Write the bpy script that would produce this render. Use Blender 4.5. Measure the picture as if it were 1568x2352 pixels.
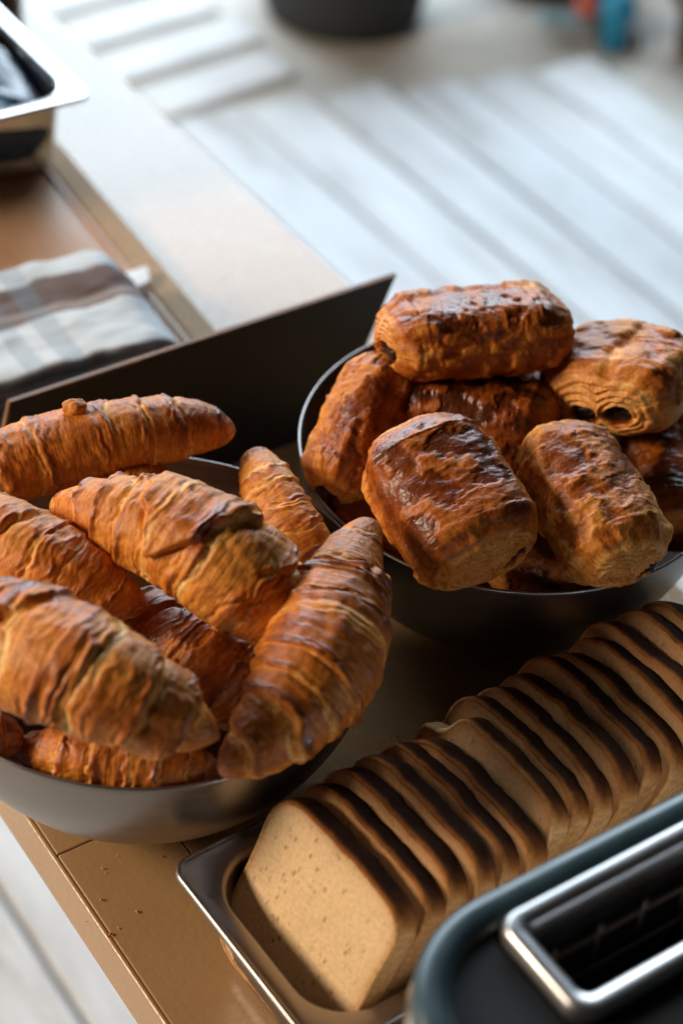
import bpy, math
import numpy as np
from mathutils import Matrix, Vector

for o in list(bpy.data.objects):
    bpy.data.objects.remove(o)
scene = bpy.context.scene
COL = scene.collection
RNG = np.random.default_rng(7)

# ------------------------------------------------------------------ camera
CAM_F, CAM_PITCH, CAM_ROLL, CAM_H = 4440.3, 0.7145223, 0.0877992, 0.7915   # focal length in 1568-px-wide photo pixels
_cp, _sp = math.cos(CAM_PITCH), math.sin(CAM_PITCH)
_r = np.array([1., 0, 0]); _u = np.array([0, _sp, _cp]); _d = np.array([0, _cp, -_sp])
_c, _s = math.cos(CAM_ROLL), math.sin(CAM_ROLL)
_r, _u = _c * _r + _s * _u, -_s * _r + _c * _u
CAM_P = np.array([0, 0, CAM_H])
cam = bpy.data.cameras.new('camera')
cam_o = bpy.data.objects.new('camera', cam); COL.objects.link(cam_o)
m = Matrix(((_r[0], _u[0], -_d[0], 0), (_r[1], _u[1], -_d[1], 0), (_r[2], _u[2], -_d[2], CAM_H), (0, 0, 0, 1)))
cam_o.matrix_world = m
cam.sensor_fit = 'VERTICAL'; cam.sensor_height = 36; cam.sensor_width = 24
cam.lens = CAM_F / 2352 * 36
cam.clip_start = 0.05; cam.clip_end = 60
cam.dof.use_dof = True; cam.dof.focus_distance = 0.965; cam.dof.aperture_fstop = 4.6
scene.camera = cam_o

def at(x, y, z):
    """world point at height z seen at photo position x, y (1568 x 2352)"""
    ray = _d + (x - 784) / CAM_F * _r - (y - 1176) / CAM_F * _u
    return CAM_P + (z - CAM_H) / ray[2] * ray
def px(P):
    """metres per photo pixel at point P"""
    return float((np.asarray(P) - CAM_P) @ _d) / CAM_F

# ------------------------------------------------------------------ light
world = bpy.data.worlds.new('World'); scene.world = world; world.use_nodes = True
bg = world.node_tree.nodes['Background']
bg.inputs[0].default_value = (0.95, 0.86, 0.78, 1); bg.inputs[1].default_value = 0.015
def area(name, loc, target, sx, sy, power, color):
    l = bpy.data.lights.new(name, 'AREA'); l.shape = 'RECTANGLE'; l.size = sx; l.size_y = sy
    l.energy = power; l.color = color
    o = bpy.data.objects.new(name, l); COL.objects.link(o)
    o.location = loc
    o.rotation_euler = (Vector(target) - Vector(loc)).to_track_quat('-Z', 'Y').to_euler()
    return o
area('open_side_light', (-1.0, 5.8, 2.05), (-0.1, 1.8, -0.2), 6.5, 2.7, 560, (0.72, 0.87, 1.0))
area('window_light', (-2.65, 0.36, 1.25), (0, 0.65, 0.05), 1.0, 0.8, 98, (1.0, 0.84, 0.66))
scene.view_settings.view_transform = 'Standard'; scene.view_settings.look = 'None'
scene.view_settings.exposure = 0; scene.view_settings.gamma = 1
scene.render.engine = 'CYCLES'
scene.cycles.use_denoising = True
scene.cycles.max_bounces = 8; scene.cycles.diffuse_bounces = 4; scene.cycles.glossy_bounces = 4
scene.cycles.sample_clamp_indirect = 6

# ------------------------------------------------------------------ helpers
def smooth(a, b, x):
    t = np.clip((x - a) / (b - a), 0, 1); return t * t * (3 - 2 * t)
def _hash(ix, iy, iz, seed):
    h = (ix.astype(np.int64) * 374761393 + iy.astype(np.int64) * 668265263 + iz.astype(np.int64) * 2147483647 + seed * 1274126177) & 0xFFFFFFFF
    h = ((h ^ (h >> 13)) * 1274126177) & 0xFFFFFFFF
    h = ((h ^ (h >> 16)) * 2246822519) & 0xFFFFFFFF
    return ((h ^ (h >> 15)) & 0xFFFFFF) / 0xFFFFFF * 2 - 1
def noise(x, y, z, seed=0):
    x, y, z = np.broadcast_arrays(np.asarray(x, float), np.asarray(y, float), np.asarray(z, float))
    ix, iy, iz = np.floor(x), np.floor(y), np.floor(z)
    fx, fy, fz = x - ix, y - iy, z - iz
    ux, uy, uz = fx * fx * (3 - 2 * fx), fy * fy * (3 - 2 * fy), fz * fz * (3 - 2 * fz)
    r = 0
    for a in (0, 1):
        for b in (0, 1):
            for c in (0, 1):
                w = (ux if a else 1 - ux) * (uy if b else 1 - uy) * (uz if c else 1 - uz)
                r = r + w * _hash(ix + a, iy + b, iz + c, seed)
    return r
def fbm(x, y, z, seed=0, n=3):
    s, a = 0, 0.55
    for i in range(n):
        s = s + a * noise(x * 2**i, y * 2**i, z * 2**i, seed + i * 17); a *= 0.5
    return s

def link(name, me, mat=None, parent=None):
    o = bpy.data.objects.new(name, me); COL.objects.link(o)
    if mat is not None and not me.materials: me.materials.append(mat)
    if parent is not None: o.parent = parent
    return o
def mesh_np(name, V, quads, mat=None, parent=None, shade=True, color=None, uv=None, tris=None):
    """mesh from arrays; color per vertex (linear rgb), uv per vertex"""
    V = np.ascontiguousarray(V, dtype=np.float32).reshape(-1, 3)
    quads = np.asarray(quads, dtype=np.int32).reshape(-1, 4)
    tris = np.zeros((0, 3), np.int32) if tris is None else np.asarray(tris, dtype=np.int32).reshape(-1, 3)
    me = bpy.data.meshes.new(name)
    nq, nt = len(quads), len(tris)
    me.vertices.add(len(V)); me.vertices.foreach_set('co', V.ravel())
    li = np.concatenate([quads.ravel(), tris.ravel()])
    me.loops.add(len(li)); me.loops.foreach_set('vertex_index', li)
    me.polygons.add(nq + nt)
    me.polygons.foreach_set('loop_start', np.concatenate([np.arange(nq) * 4, nq * 4 + np.arange(nt) * 3]).astype(np.int32))
    me.polygons.foreach_set('loop_total', np.concatenate([np.full(nq, 4), np.full(nt, 3)]).astype(np.int32))
    me.polygons.foreach_set('use_smooth', np.full(nq + nt, shade))
    if color is not None:
        a = me.color_attributes.new('Col', 'FLOAT_COLOR', 'POINT')
        c = np.ones((len(V), 4), np.float32); c[:, :3] = np.asarray(color).reshape(-1, 3)
        a.data.foreach_set('color', c.ravel())
    if uv is not None:
        l = me.uv_layers.new(name='UVMap')
        l.data.foreach_set('uv', np.asarray(uv, np.float32).reshape(-1, 2)[li].ravel())
    me.update(calc_edges=True); me.validate()
    return link(name, me, mat, parent)
def grid_quads(nr, ns, closed=True, off=0):
    i, j = np.meshgrid(np.arange(nr - 1), np.arange(ns if closed else ns - 1), indexing='ij')
    jn = (j + 1) % ns
    return np.stack([i * ns + j, i * ns + jn, (i + 1) * ns + jn, (i + 1) * ns + j], -1).reshape(-1, 4) + off
def bevel(o, w, seg=2, angle=0.6):
    b = o.modifiers.new('bevel', 'BEVEL'); b.width = w; b.segments = seg; b.limit_method = 'ANGLE'; b.angle_limit = angle
    return o
CUBE_V = np.array([(x, y, z) for x in (-.5, .5) for y in (-.5, .5) for z in (-.5, .5)])
CUBE_F = [(0, 1, 3, 2), (4, 6, 7, 5), (0, 4, 5, 1), (2, 3, 7, 6), (0, 2, 6, 4), (1, 5, 7, 3)]
def box(name, size, loc, rz, mat, parent=None, bev=0.0, seg=2):
    o = mesh_np(name, CUBE_V * np.array(size), CUBE_F, mat, parent, shade=False)
    o.location = loc; o.rotation_euler.z = rz
    if bev: bevel(o, bev, seg)
    return o
def empty(name, loc=(0, 0, 0), rz=0):
    o = bpy.data.objects.new(name, None); COL.objects.link(o); o.location = loc; o.rotation_euler.z = rz
    o.empty_display_size = 0.02
    return o
def tag(o, label, cat, group=None):
    o['label'] = label; o['category'] = cat
    if group: o['group'] = group
    return o
def rrect(w, l, r, n=8):
    """rounded rectangle outline, centred, w along x, l along y"""
    P = []
    for cx, cy, a0 in ((w/2 - r, l/2 - r, 0), (-w/2 + r, l/2 - r, 90), (-w/2 + r, -l/2 + r, 180), (w/2 - r, -l/2 + r, 270)):
        for k in range(n + 1):
            a = math.radians(a0 + 90 * k / n); P.append((cx + r * math.cos(a), cy + r * math.sin(a)))
    return np.array(P)
def loft(name, rings, mat, parent=None, cap_first=False, cap_last=False, shade=True):
    ns = len(rings[0]); V = np.concatenate(rings); Q = grid_quads(len(rings), ns); T = []
    for flag, base, flip in ((cap_first, 0, True), (cap_last, (len(rings) - 1) * ns, False)):
        if flag:
            ci = len(V); V = np.vstack([V, V[base:base + ns].mean(0)])
            for j in range(ns):
                t = (base + j, base + (j + 1) % ns, ci)
                T.append(t[::-1] if flip else t)
    return mesh_np(name, V, Q, mat, parent, shade, tris=T if T else None)
def lathe(name, prof, mat, parent=None, n=96):
    a = np.linspace(0, 2 * np.pi, n, endpoint=False)
    rings = [np.stack([r * np.cos(a), r * np.sin(a), 0 * a + z], -1) for r, z in prof]
    return loft(name, rings, mat, parent)
def tube(name, pts, rad, mat, parent=None, n=8):
    pts = np.asarray(pts, float); T = np.gradient(pts, axis=0); T /= np.linalg.norm(T, axis=1)[:, None]
    ref = np.array([0.13, 0.21, 0.97]); S = np.cross(T, ref); S /= np.linalg.norm(S, axis=1)[:, None]; U = np.cross(S, T)
    a = np.linspace(0, 2 * np.pi, n, endpoint=False)
    rings = [p + rad * (np.cos(a)[:, None] * s + np.sin(a)[:, None] * u) for p, s, u in zip(pts, S, U)]
    return loft(name, rings, mat, parent, True, True)

# ------------------------------------------------------------------ materials
def new_mat(name):
    m = bpy.data.materials.new(name); m.use_nodes = True
    nt = m.node_tree; b = nt.nodes['Principled BSDF']
    return m, nt, b
def node(nt, t, **kw):
    n = nt.nodes.new(t)
    for k, v in kw.items():
        if k in n.inputs: n.inputs[k].default_value = v
        else: setattr(n, k, v)
    return n
def ramp(nt, src, stops):
    r = nt.nodes.new('ShaderNodeValToRGB')
    while len(r.color_ramp.elements) < len(stops): r.color_ramp.elements.new(0.5)
    for e, (p, c) in zip(r.color_ramp.elements, stops):
        e.position = p; e.color = (c, c, c, 1) if np.isscalar(c) else (*c, 1)
    nt.links.new(src, r.inputs[0]); return r
def mapping(nt, src, scale, rot=(0, 0, 0)):
    mp = nt.nodes.new('ShaderNodeMapping'); mp.inputs['Scale'].default_value = scale; mp.inputs['Rotation'].default_value = rot
    nt.links.new(src, mp.inputs['Vector']); return mp.outputs[0]
def tex_noise(nt, vec, scale, detail=4, rough=0.6):
    n = nt.nodes.new('ShaderNodeTexNoise'); n.inputs['Scale'].default_value = scale; n.inputs['Detail'].default_value = detail
    n.inputs['Roughness'].default_value = rough; nt.links.new(vec, n.inputs['Vector']); return n.outputs['Fac']
def bump(nt, b, height, strength, dist, prev=None):
    n = nt.nodes.new('ShaderNodeBump'); n.inputs['Strength'].default_value = strength; n.inputs['Distance'].default_value = dist
    nt.links.new(height, n.inputs['Height'])
    if prev is not None: nt.links.new(prev.outputs[0], n.inputs['Normal'])
    nt.links.new(n.outputs[0], b.inputs['Normal']); return n
def mixc(nt, fac, a, b, mode='MIX'):
    n = nt.nodes.new('ShaderNodeMix'); n.data_type = 'RGBA'; n.blend_type = mode
    for s, i in ((fac, 0), (a, 6), (b, 7)):
        if hasattr(s, 'type') or isinstance(s, bpy.types.NodeSocket): nt.links.new(s, n.inputs[i])
        else: n.inputs[i].default_value = s if i == 0 else (*s, 1)
    return n.outputs[2]

def mat_pastry(name, lam=(1, 1), rough=(0.34, 0.55)):
    """baked crust: colour comes from the oven browning stored on the mesh, fine layers as relief"""
    m, nt, b = new_mat(name)
    tc = nt.nodes.new('ShaderNodeTexCoord'); at_ = node(nt, 'ShaderNodeVertexColor', layer_name='Col')
    uv = tc.outputs['UV']; ob = tc.outputs['Object']
    lines = tex_noise(nt, mapping(nt, uv, (lam[0], lam[1], 1)), 1.0, 3, 0.55)
    blot = tex_noise(nt, ob, 160, 4, 0.65)
    fine = tex_noise(nt, ob, 480, 3, 0.65)
    c1 = mixc(nt, 1.0, at_.outputs[0], ramp(nt, lines, [(0.25, (0.74, 0.66, 0.60)), (0.5, (1.02, 1.0, 1.0)), (0.75, (1.22, 1.28, 1.36))]).outputs[0], 'MULTIPLY')
    c2 = mixc(nt, 1.0, c1, ramp(nt, blot, [(0.3, (0.82, 0.76, 0.70)), (0.55, (1.02, 1.0, 1.0)), (0.8, (1.16, 1.18, 1.22))]).outputs[0], 'MULTIPLY')
    c2 = mixc(nt, 1.0, c2, ramp(nt, fine, [(0.3, (0.80, 0.76, 0.72)), (0.5, (1, 1, 1)), (0.72, (1.16, 1.18, 1.22))]).outputs[0], 'MULTIPLY')
    nt.links.new(c2, b.inputs['Base Color'])
    sepc = nt.nodes.new('ShaderNodeSeparateColor'); nt.links.new(at_.outputs[0], sepc.inputs[0])
    glaze = ramp(nt, sepc.outputs[0], [(0.12, 1.0), (0.62, 0.0)])          # dark baked egg wash shines, pale dough does not
    rr = ramp(nt, glaze.outputs[0], [(0.0, rough[1]), (1.0, rough[0])])
    ra = nt.nodes.new('ShaderNodeMath'); ra.operation = 'MULTIPLY_ADD'; nt.links.new(blot, ra.inputs[0]); ra.inputs[1].default_value = 0.16
    nt.links.new(rr.outputs[0], ra.inputs[2]); nt.links.new(ra.outputs[0], b.inputs['Roughness'])
    sl_ = ramp(nt, glaze.outputs[0], [(0.0, 0.40), (1.0, 0.55)]); nt.links.new(sl_.outputs[0], b.inputs['Specular IOR Level'])
    b.inputs['Subsurface Weight'].default_value = 0.0
    p = bump(nt, b, lines, 0.55, 0.0009)
    p = bump(nt, b, blot, 0.5, 0.0007, p)
    bump(nt, b, fine, 0.4, 0.0003, p)
    return m
M = {}
M['croissant'] = mat_pastry('croissant crust', (105, 14), (0.26, 0.48))
M['pain'] = mat_pastry('glazed pastry crust', (48, 90), (0.24, 0.48))

def mat_simple(name, col, rough=0.5, metal=0.0, noise_amt=0.15, nscale=40, bumpd=0.0, bscale=200, spec=0.5, coat=0.0, stretch=(1, 1, 1), aniso=0.0):
    m, nt, b = new_mat(name)
    tc = nt.nodes.new('ShaderNodeTexCoord'); ob = tc.outputs['Object']
    v = mapping(nt, ob, stretch)
    n = tex_noise(nt, v, nscale, 5, 0.6)
    col = np.array(col)
    rp = ramp(nt, n, [(0.3, tuple(col * (1 - noise_amt))), (0.7, tuple(np.minimum(col * (1 + noise_amt), 1)))])
    nt.links.new(rp.outputs[0], b.inputs['Base Color'])
    rr = ramp(nt, n, [(0.3, max(rough - 0.07, 0.02)), (0.7, min(rough + 0.07, 1))]); nt.links.new(rr.outputs[0], b.inputs['Roughness'])
    b.inputs['Metallic'].default_value = metal; b.inputs['Specular IOR Level'].default_value = spec
    b.inputs['Coat Weight'].default_value = coat; b.inputs['Coat Roughness'].default_value = 0.15
    b.inputs['Anisotropic'].default_value = aniso
    if bumpd: bump(nt, b, tex_noise(nt, v, bscale, 4, 0.6), 0.6, bumpd)
    return m
M['steel'] = mat_simple('brushed dark steel', (0.29, 0.265, 0.255), 0.36, 1.0, 0.10, 30, 0.00006, 160, stretch=(1, 1, 14))
M['pan_steel'] = mat_simple('pan steel', (0.36, 0.325, 0.31), 0.36, 1.0, 0.05, 25)
M['bright_steel'] = mat_simple('bright steel', (0.70, 0.70, 0.70), 0.24, 1.0, 0.06, 25)
M['chrome'] = mat_simple('chrome frame', (0.50, 0.48, 0.47), 0.36, 1.0, 0.05, 20)
M['black_plastic'] = mat_simple('black plastic', (0.018, 0.020, 0.022), 0.32, 0.0, 0.2, 60, spec=0.5)
M['matt_black'] = mat_simple('matt black plastic', (0.012, 0.012, 0.013), 0.55, 0.0, 0.3, 40, spec=0.2)
M['lip'] = mat_simple('sky tinted black plastic', (0.028, 0.055, 0.066), 0.34, 0.0, 0.1, 60, spec=0.6)  # teal sky reflection on the black rim painted into its base colour
M['slot_dark'] = mat_simple('dark slot lining', (0.02, 0.016, 0.013), 0.7, 0.0, 0.3, 60)  # near-black brown lining of the slot well
M['wire'] = mat_simple('slot wire', (0.25, 0.19, 0.15), 0.45, 1.0, 0.1, 60)
M['chocolate'] = mat_simple('dark chocolate', (0.018, 0.008, 0.005), 0.35, 0.0, 0.3, 300, 0.0004, 400)
M['plate'] = mat_simple('black lacquered sheet', (0.012, 0.011, 0.011), 0.42, 0.0, 0.35, 25, 0.0003, 30)
M['worn_edge'] = mat_simple('worn brown edge', (0.20, 0.095, 0.04), 0.6, 0.0, 0.5, 90, 0.0005, 200)
M['board'] = mat_simple('tan board', (0.46, 0.25, 0.13), 0.42, 0.0, 0.10, 18, 0.0002, 60, stretch=(1, 6, 1))
M['board_edge'] = mat_simple('woven board edge', (0.46, 0.28, 0.14), 0.75, 0.0, 0.35, 240, 0.0008, 500)
M['paper'] = mat_simple('white card', (0.82, 0.83, 0.83), 0.5, 0.0, 0.03)
M['foil'] = mat_simple('dark blue foil', (0.008, 0.030, 0.070), 0.26, 0.0, 0.3, 40, 0.002, 45, spec=0.5, coat=0.0)
M['jar'] = mat_simple('dark jar', (0.030, 0.024, 0.022), 0.2, 0.0, 0.2)
M['pot'] = mat_simple('dark grey planter', (0.030, 0.031, 0.032), 0.75, 0.0, 0.15, 12)
M['soil'] = mat_simple('soil', (0.05, 0.035, 0.025), 0.95, 0.0, 0.4, 60, 0.01, 60)
M['toy_blue'] = mat_simple('blue plastic', (0.02, 0.30, 0.52), 0.4)
M['toy_pale'] = mat_simple('pale blue plastic', (0.35, 0.55, 0.66), 0.4)
M['toy_red'] = mat_simple('red plastic', (0.62, 0.13, 0.09), 0.4)
M['brown_pot'] = mat_simple('brown clay', (0.10, 0.05, 0.03), 0.7)
M['ground'] = mat_simple('beige paving', (0.58, 0.54, 0.48), 0.85, 0.0, 0.28, 5, 0.004, 40)
M['slab'] = mat_simple('pale paving slab', (0.72, 0.71, 0.70), 0.8, 0.0, 0.10, 9, 0.002, 60)

def mat_table():
    m, nt, b = new_mat('tan gloss paint')
    tc = nt.nodes.new('ShaderNodeTexCoord'); ob = tc.outputs['Object']
    n = tex_noise(nt, ob, 9, 5, 0.6)
    brush = tex_noise(nt, mapping(nt, ob, (60, 420, 60)), 1, 3, 0.6)
    grain = tex_noise(nt, ob, 250, 3, 0.55)
    pit = tex_noise(nt, ob, 900, 2, 0.5)
    rp = ramp(nt, n, [(0.3, (0.37, 0.205, 0.085)), (0.7, (0.43, 0.25, 0.11))])
    # chips where the paint has worn to the wood
    chip = ramp(nt, tex_noise(nt, ob, 55, 4, 0.7), [(0.69, 0.0), (0.71, 1.0)])
    c = mixc(nt, chip.outputs[0], rp.outputs[0], (0.22, 0.12, 0.06))
    nt.links.new(c, b.inputs['Base Color'])
    nt.links.new(ramp(nt, grain, [(0.3, 0.21), (0.7, 0.30)]).outputs[0], b.inputs['Roughness'])
    b.inputs['Specular IOR Level'].default_value = 0.66
    p = bump(nt, b, brush, 0.3, 0.00012)
    p = bump(nt, b, grain, 0.6, 0.00030, p)
    p = bump(nt, b, chip.outputs[0], 0.5, -0.0006, p)
    bump(nt, b, pit, 0.25, 0.00006, p)
    return m
M['table'] = mat_table()
def mat_deck():
    m, nt, b = new_mat('whitewashed deck board')
    tc = nt.nodes.new('ShaderNodeTexCoord'); ob = tc.outputs['Object']
    oi = nt.nodes.new('ShaderNodeObjectInfo')
    va = nt.nodes.new('ShaderNodeVectorMath'); va.operation = 'MULTIPLY_ADD'
    nt.links.new(oi.outputs['Random'], va.inputs[0]); va.inputs[1].default_value = (9, 31, 0); nt.links.new(ob, va.inputs[2])
    v = va.outputs[0]
    big = tex_noise(nt, mapping(nt, v, (2.2, 9, 1)), 1, 5, 0.65)
    gr = tex_noise(nt, mapping(nt, v, (6, 140, 1)), 1, 4, 0.6)
    c = ramp(nt, big, [(0.34, (0.46, 0.42, 0.38)), (0.46, (0.68, 0.67, 0.66)), (0.6, (0.82, 0.82, 0.82))])
    c2 = mixc(nt, 1.0, c.outputs[0], ramp(nt, gr, [(0.3, 0.86), (0.6, 1.0)]).outputs[0], 'MULTIPLY')
    c3 = mixc(nt, 1.0, c2, ramp(nt, oi.outputs['Random'], [(0, (0.86, 0.87, 0.88)), (1, (1, 1, 1))]).outputs[0], 'MULTIPLY')
    nt.links.new(c3, b.inputs['Base Color']); b.inputs['Roughness'].default_value = 0.6
    bump(nt, b, gr, 0.4, 0.002)
    return m
M['deck'] = mat_deck()
def mat_crumb():
    m, nt, b = new_mat('bread crumb')
    tc = nt.nodes.new('ShaderNodeTexCoord'); at_ = node(nt, 'ShaderNodeVertexColor', layer_name='Col'); ob = tc.outputs['Object']
    pores = nt.nodes.new('ShaderNodeTexVoronoi'); pores.inputs['Scale'].default_value = 260
    nt.links.new(mapping(nt, ob, (1, 0.6, 1)), pores.inputs['Vector'])
    n = tex_noise(nt, ob, 420, 4, 0.65); n2 = tex_noise(nt, ob, 90, 3, 0.6)
    pr_ = ramp(nt, pores.outputs['Distance'], [(0.10, 0.0), (0.34, 1.0)])
    gate = ramp(nt, n2, [(0.5, 1.0), (0.62, 0.0)])
    mx = nt.nodes.new('ShaderNodeMath'); mx.operation = 'MAXIMUM'; nt.links.new(pr_.outputs[0], mx.inputs[0]); nt.links.new(gate.outputs[0], mx.inputs[1])
    c = mixc(nt, 1.0, at_.outputs[0], ramp(nt, n, [(0.3, 0.86), (0.6, 1.06)]).outputs[0], 'MULTIPLY')
    c = mixc(nt, mx.outputs[0], (0.40, 0.21, 0.075), c)
    nt.links.new(c, b.inputs['Base Color']); b.inputs['Roughness'].default_value = 0.85; b.inputs['Specular IOR Level'].default_value = 0.25
    p = bump(nt, b, n, 0.6, 0.0007); bump(nt, b, mx.outputs[0], 0.6, 0.0008, p)
    return m
M['crumb'] = mat_crumb()
def mat_crust():
    m, nt, b = new_mat('bread crust')
    tc = nt.nodes.new('ShaderNodeTexCoord'); at_ = node(nt, 'ShaderNodeVertexColor', layer_name='Col'); ob = tc.outputs['Object']
    n = tex_noise(nt, ob, 300, 4, 0.65)
    c = mixc(nt, 1.0, at_.outputs[0], ramp(nt, n, [(0.3, 0.75), (0.65, 1.25)]).outputs[0], 'MULTIPLY')
    nt.links.new(c, b.inputs['Base Color']); b.inputs['Roughness'].default_value = 0.8; b.inputs['Specular IOR Level'].default_value = 0.05
    bump(nt, b, n, 0.5, 0.0006)
    return m
M['crust'] = mat_crust()
def mat_towel():
    m, nt, b = new_mat('checked cotton')
    tc = nt.nodes.new('ShaderNodeTexCoord'); uv = tc.outputs['UV']
    sep = nt.nodes.new('ShaderNodeSeparateXYZ'); nt.links.new(uv, sep.inputs[0])
    wob = tex_noise(nt, tc.outputs['Object'], 35, 3, 0.5)
    add = nt.nodes.new('ShaderNodeMath'); add.operation = 'MULTIPLY_ADD'; nt.links.new(wob, add.inputs[0]); add.inputs[1].default_value = 0.10; nt.links.new(sep.outputs[1], add.inputs[2])
    W_ = (0.66, 0.68, 0.69); Br = (0.13, 0.075, 0.058); Bl = (0.16, 0.25, 0.32)
    band = ramp(nt, add.outputs[0], [(0.0, Br), (0.085, W_), (0.50, W_), (0.53, Br), (0.60, (0.42, 0.33, 0.30)), (0.63, Br), (0.86, Br), (0.885, W_)])
    band.color_ramp.interpolation = 'LINEAR'
    # thin bluish lines the other way
    w = nt.nodes.new('ShaderNodeMath'); w.operation = 'FRACT'
    mul = nt.nodes.new('ShaderNodeMath'); mul.operation = 'MULTIPLY'; nt.links.new(sep.outputs[0], mul.inputs[0]); mul.inputs[1].default_value = 0.9
    nt.links.new(mul.outputs[0], w.inputs[0])
    ln = ramp(nt, w.outputs[0], [(0.0, 1.0), (0.10, 1.0), (0.13, 0.0), (0.20, 0.0), (0.22, 1.0), (0.34, 1.0), (0.37, 0.0)])
    c = mixc(nt, mixc(nt, 1.0, ln.outputs[0], (0.34, 0.34, 0.34), 'MULTIPLY'), band.outputs[0], Bl)
    weave = tex_noise(nt, mapping(nt, uv, (160, 90, 1)), 1, 2, 0.5)
    c = mixc(nt, 1.0, c, ramp(nt, weave, [(0.3, 0.75), (0.65, 1.1)]).outputs[0], 'MULTIPLY')
    nt.links.new(c, b.inputs['Base Color']); b.inputs['Roughness'].default_value = 0.9; b.inputs['Specular IOR Level'].default_value = 0.2
    b.inputs['Sheen Weight'].default_value = 0.2
    bump(nt, b, weave, 0.5, 0.001)
    return m
M['towel'] = mat_towel()

# ------------------------------------------------------------------ ground, deck, paving
FLOOR = -0.75
dB = np.array([math.cos(math.radians(-53.3)), math.sin(math.radians(-53.3))]); nB = np.array([-dB[1], dB[0]])   # along / across the table and the deck boards
RZ_B = math.radians(-53.3)
g = mesh_np('ground', np.array([(-25, -20, 0), (25, -20, 0), (25, 30, 0), (-25, 30, 0)], float), [(0, 1, 2, 3)], M['ground'], shade=False)
g.location.z = FLOOR - 0.03; g['kind'] = 'structure'
deck = empty('deck', (0, 0, FLOOR)); deck['kind'] = 'structure'
L0 = np.array([-0.3152, 2.6775]); LD = np.array([0.898, 0.441])
k = 0
for i in range(15):
    off0 = 2.085 - 0.125 * (i + 1); off = off0 + 0.0605
    t = (off - nB @ L0) / (nB @ LD); end = L0 + t * LD            # far end of this board
    s_end = end @ dB + RNG.uniform(-0.012, 0.012)
    near = s_end + 2.4 + RNG.uniform(-0.2, 0.2)
    for a, b_ in ((s_end, near), (near + 0.004, s_end + 4.2)):
        c = (a + b_) / 2 * dB + off * nB
        o = box('plank', (b_ - a, 0.1205 + RNG.uniform(-0.003, 0.002), 0.028), (c[0], c[1], -0.014 + RNG.uniform(-0.002, 0.002)), RZ_B + RNG.uniform(-0.001, 0.001), M['deck'], deck, 0.004, 1)
pav = empty('paving', (0, 0, FLOOR - 0.03)); pav['kind'] = 'structure'
for i in range(8):
    for j in range(2):
        p = np.array([-0.36, 2.80]) - dB * 0.128 * i + nB * (0.10 - 0.31 * j) + dB * 0.02
        box('slab', (0.100, 0.29 + RNG.uniform(-0.02, 0.02), 0.05), (p[0], p[1], -0.012), RZ_B + math.radians(6) + RNG.uniform(-0.03, 0.03), M['slab'], pav, 0.006, 1)

# ------------------------------------------------------------------ table
tb = empty('table', (-0.0624, 0.5309, 0), RZ_B)
tag(tb, 'long tan painted plank table carrying the bowls of pastries and the bread', 'table')
TT = 0.034
def tplank(x0, x1, y0, y1, dz=0.0):
    return box('plank', (x1 - x0, y1 - y0, TT), ((x0 + x1) / 2, (y0 + y1) / 2, -TT / 2 + dz), 0, M['table'], tb, 0.0007, 2)
xs = -0.116                                     # cross joint in the front board
rail = box('edge_rail', (2.22, 0.0028, TT), (-0.49, 0.0014, -TT / 2 - 0.0004), 0, M['table'], tb, 0.0012, 3)
tplank(-1.6, xs - 0.0004, 0.0029, 0.062); tplank(xs + 0.0004, 0.62, 0.0029, 0.062)
tplank(-1.6, 0.62, 0.0624, 0.4203, -0.0003)
for x in (-1.5, 0.5):
    box('crossbar', (0.06, 0.34, 0.03), (x, 0.21, -TT - 0.0152), 0, M['table'], tb, 0.002)
    for y in (0.07, 0.35):
        box('leg', (0.05, 0.05, 0.72 - TT - 0.03), (x, y, (-TT - 0.03 - 0.75 + 0.03) / 2 - 0.0), 0, M['table'], tb, 0.003)

# ------------------------------------------------------------------ bowls
R_B, H_B = 0.12, 0.112
def bowl(loc, label):
    root = empty('steel_bowl', loc)
    tag(root, label, 'bowl', 'deep steel bowls of pastry')
    D = 0.116; rs = (R_B**2 + D**2) / (2 * D); cz = H_B - D + rs
    prof = []; zflat = 0.0008
    z0 = zflat; rflat = math.sqrt(rs**2 - (z0 - cz)**2)
    prof += [(0.0005, zflat), (rflat * 0.6, zflat)]
    for z in np.concatenate([np.linspace(z0, 0.02, 12), np.linspace(0.025, H_B, 26)]): prof.append((math.sqrt(rs**2 - (z - cz)**2), z))
    inner = [(r - 0.0013 if r > 0.002 else r, z + (0.0013 if z < 0.02 else 0.0)) for r, z in prof]
    wall = prof + [(R_B - 0.0002, H_B + 0.0005), (R_B - 0.0011, H_B + 0.0005)] + inner[::-1]
    lathe('wall', wall, M['steel'], root, 128)
    a = np.linspace(0, 2 * np.pi, 129)[:-1]
    rings = []
    for q in np.linspace(0, 2 * np.pi, 9):
        rr, zz = R_B - 0.0006 + 0.0009 * math.cos(q), H_B + 0.0002 + 0.0008 * math.sin(q)
        rings.append(np.stack([rr * np.cos(a), rr * np.sin(a), 0 * a + zz], -1))
    loft('rim', rings, M['steel'], root)
    return root
B1, B2 = np.array([-0.0939, 0.6972, 0.0]), np.array([0.0921, 0.8516, 0.0])
bowl(B1, 'steel bowl heaped with croissants standing at the table edge')
bowl(B2, 'steel bowl piled with chocolate filled pastries beside the bread pan')

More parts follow.
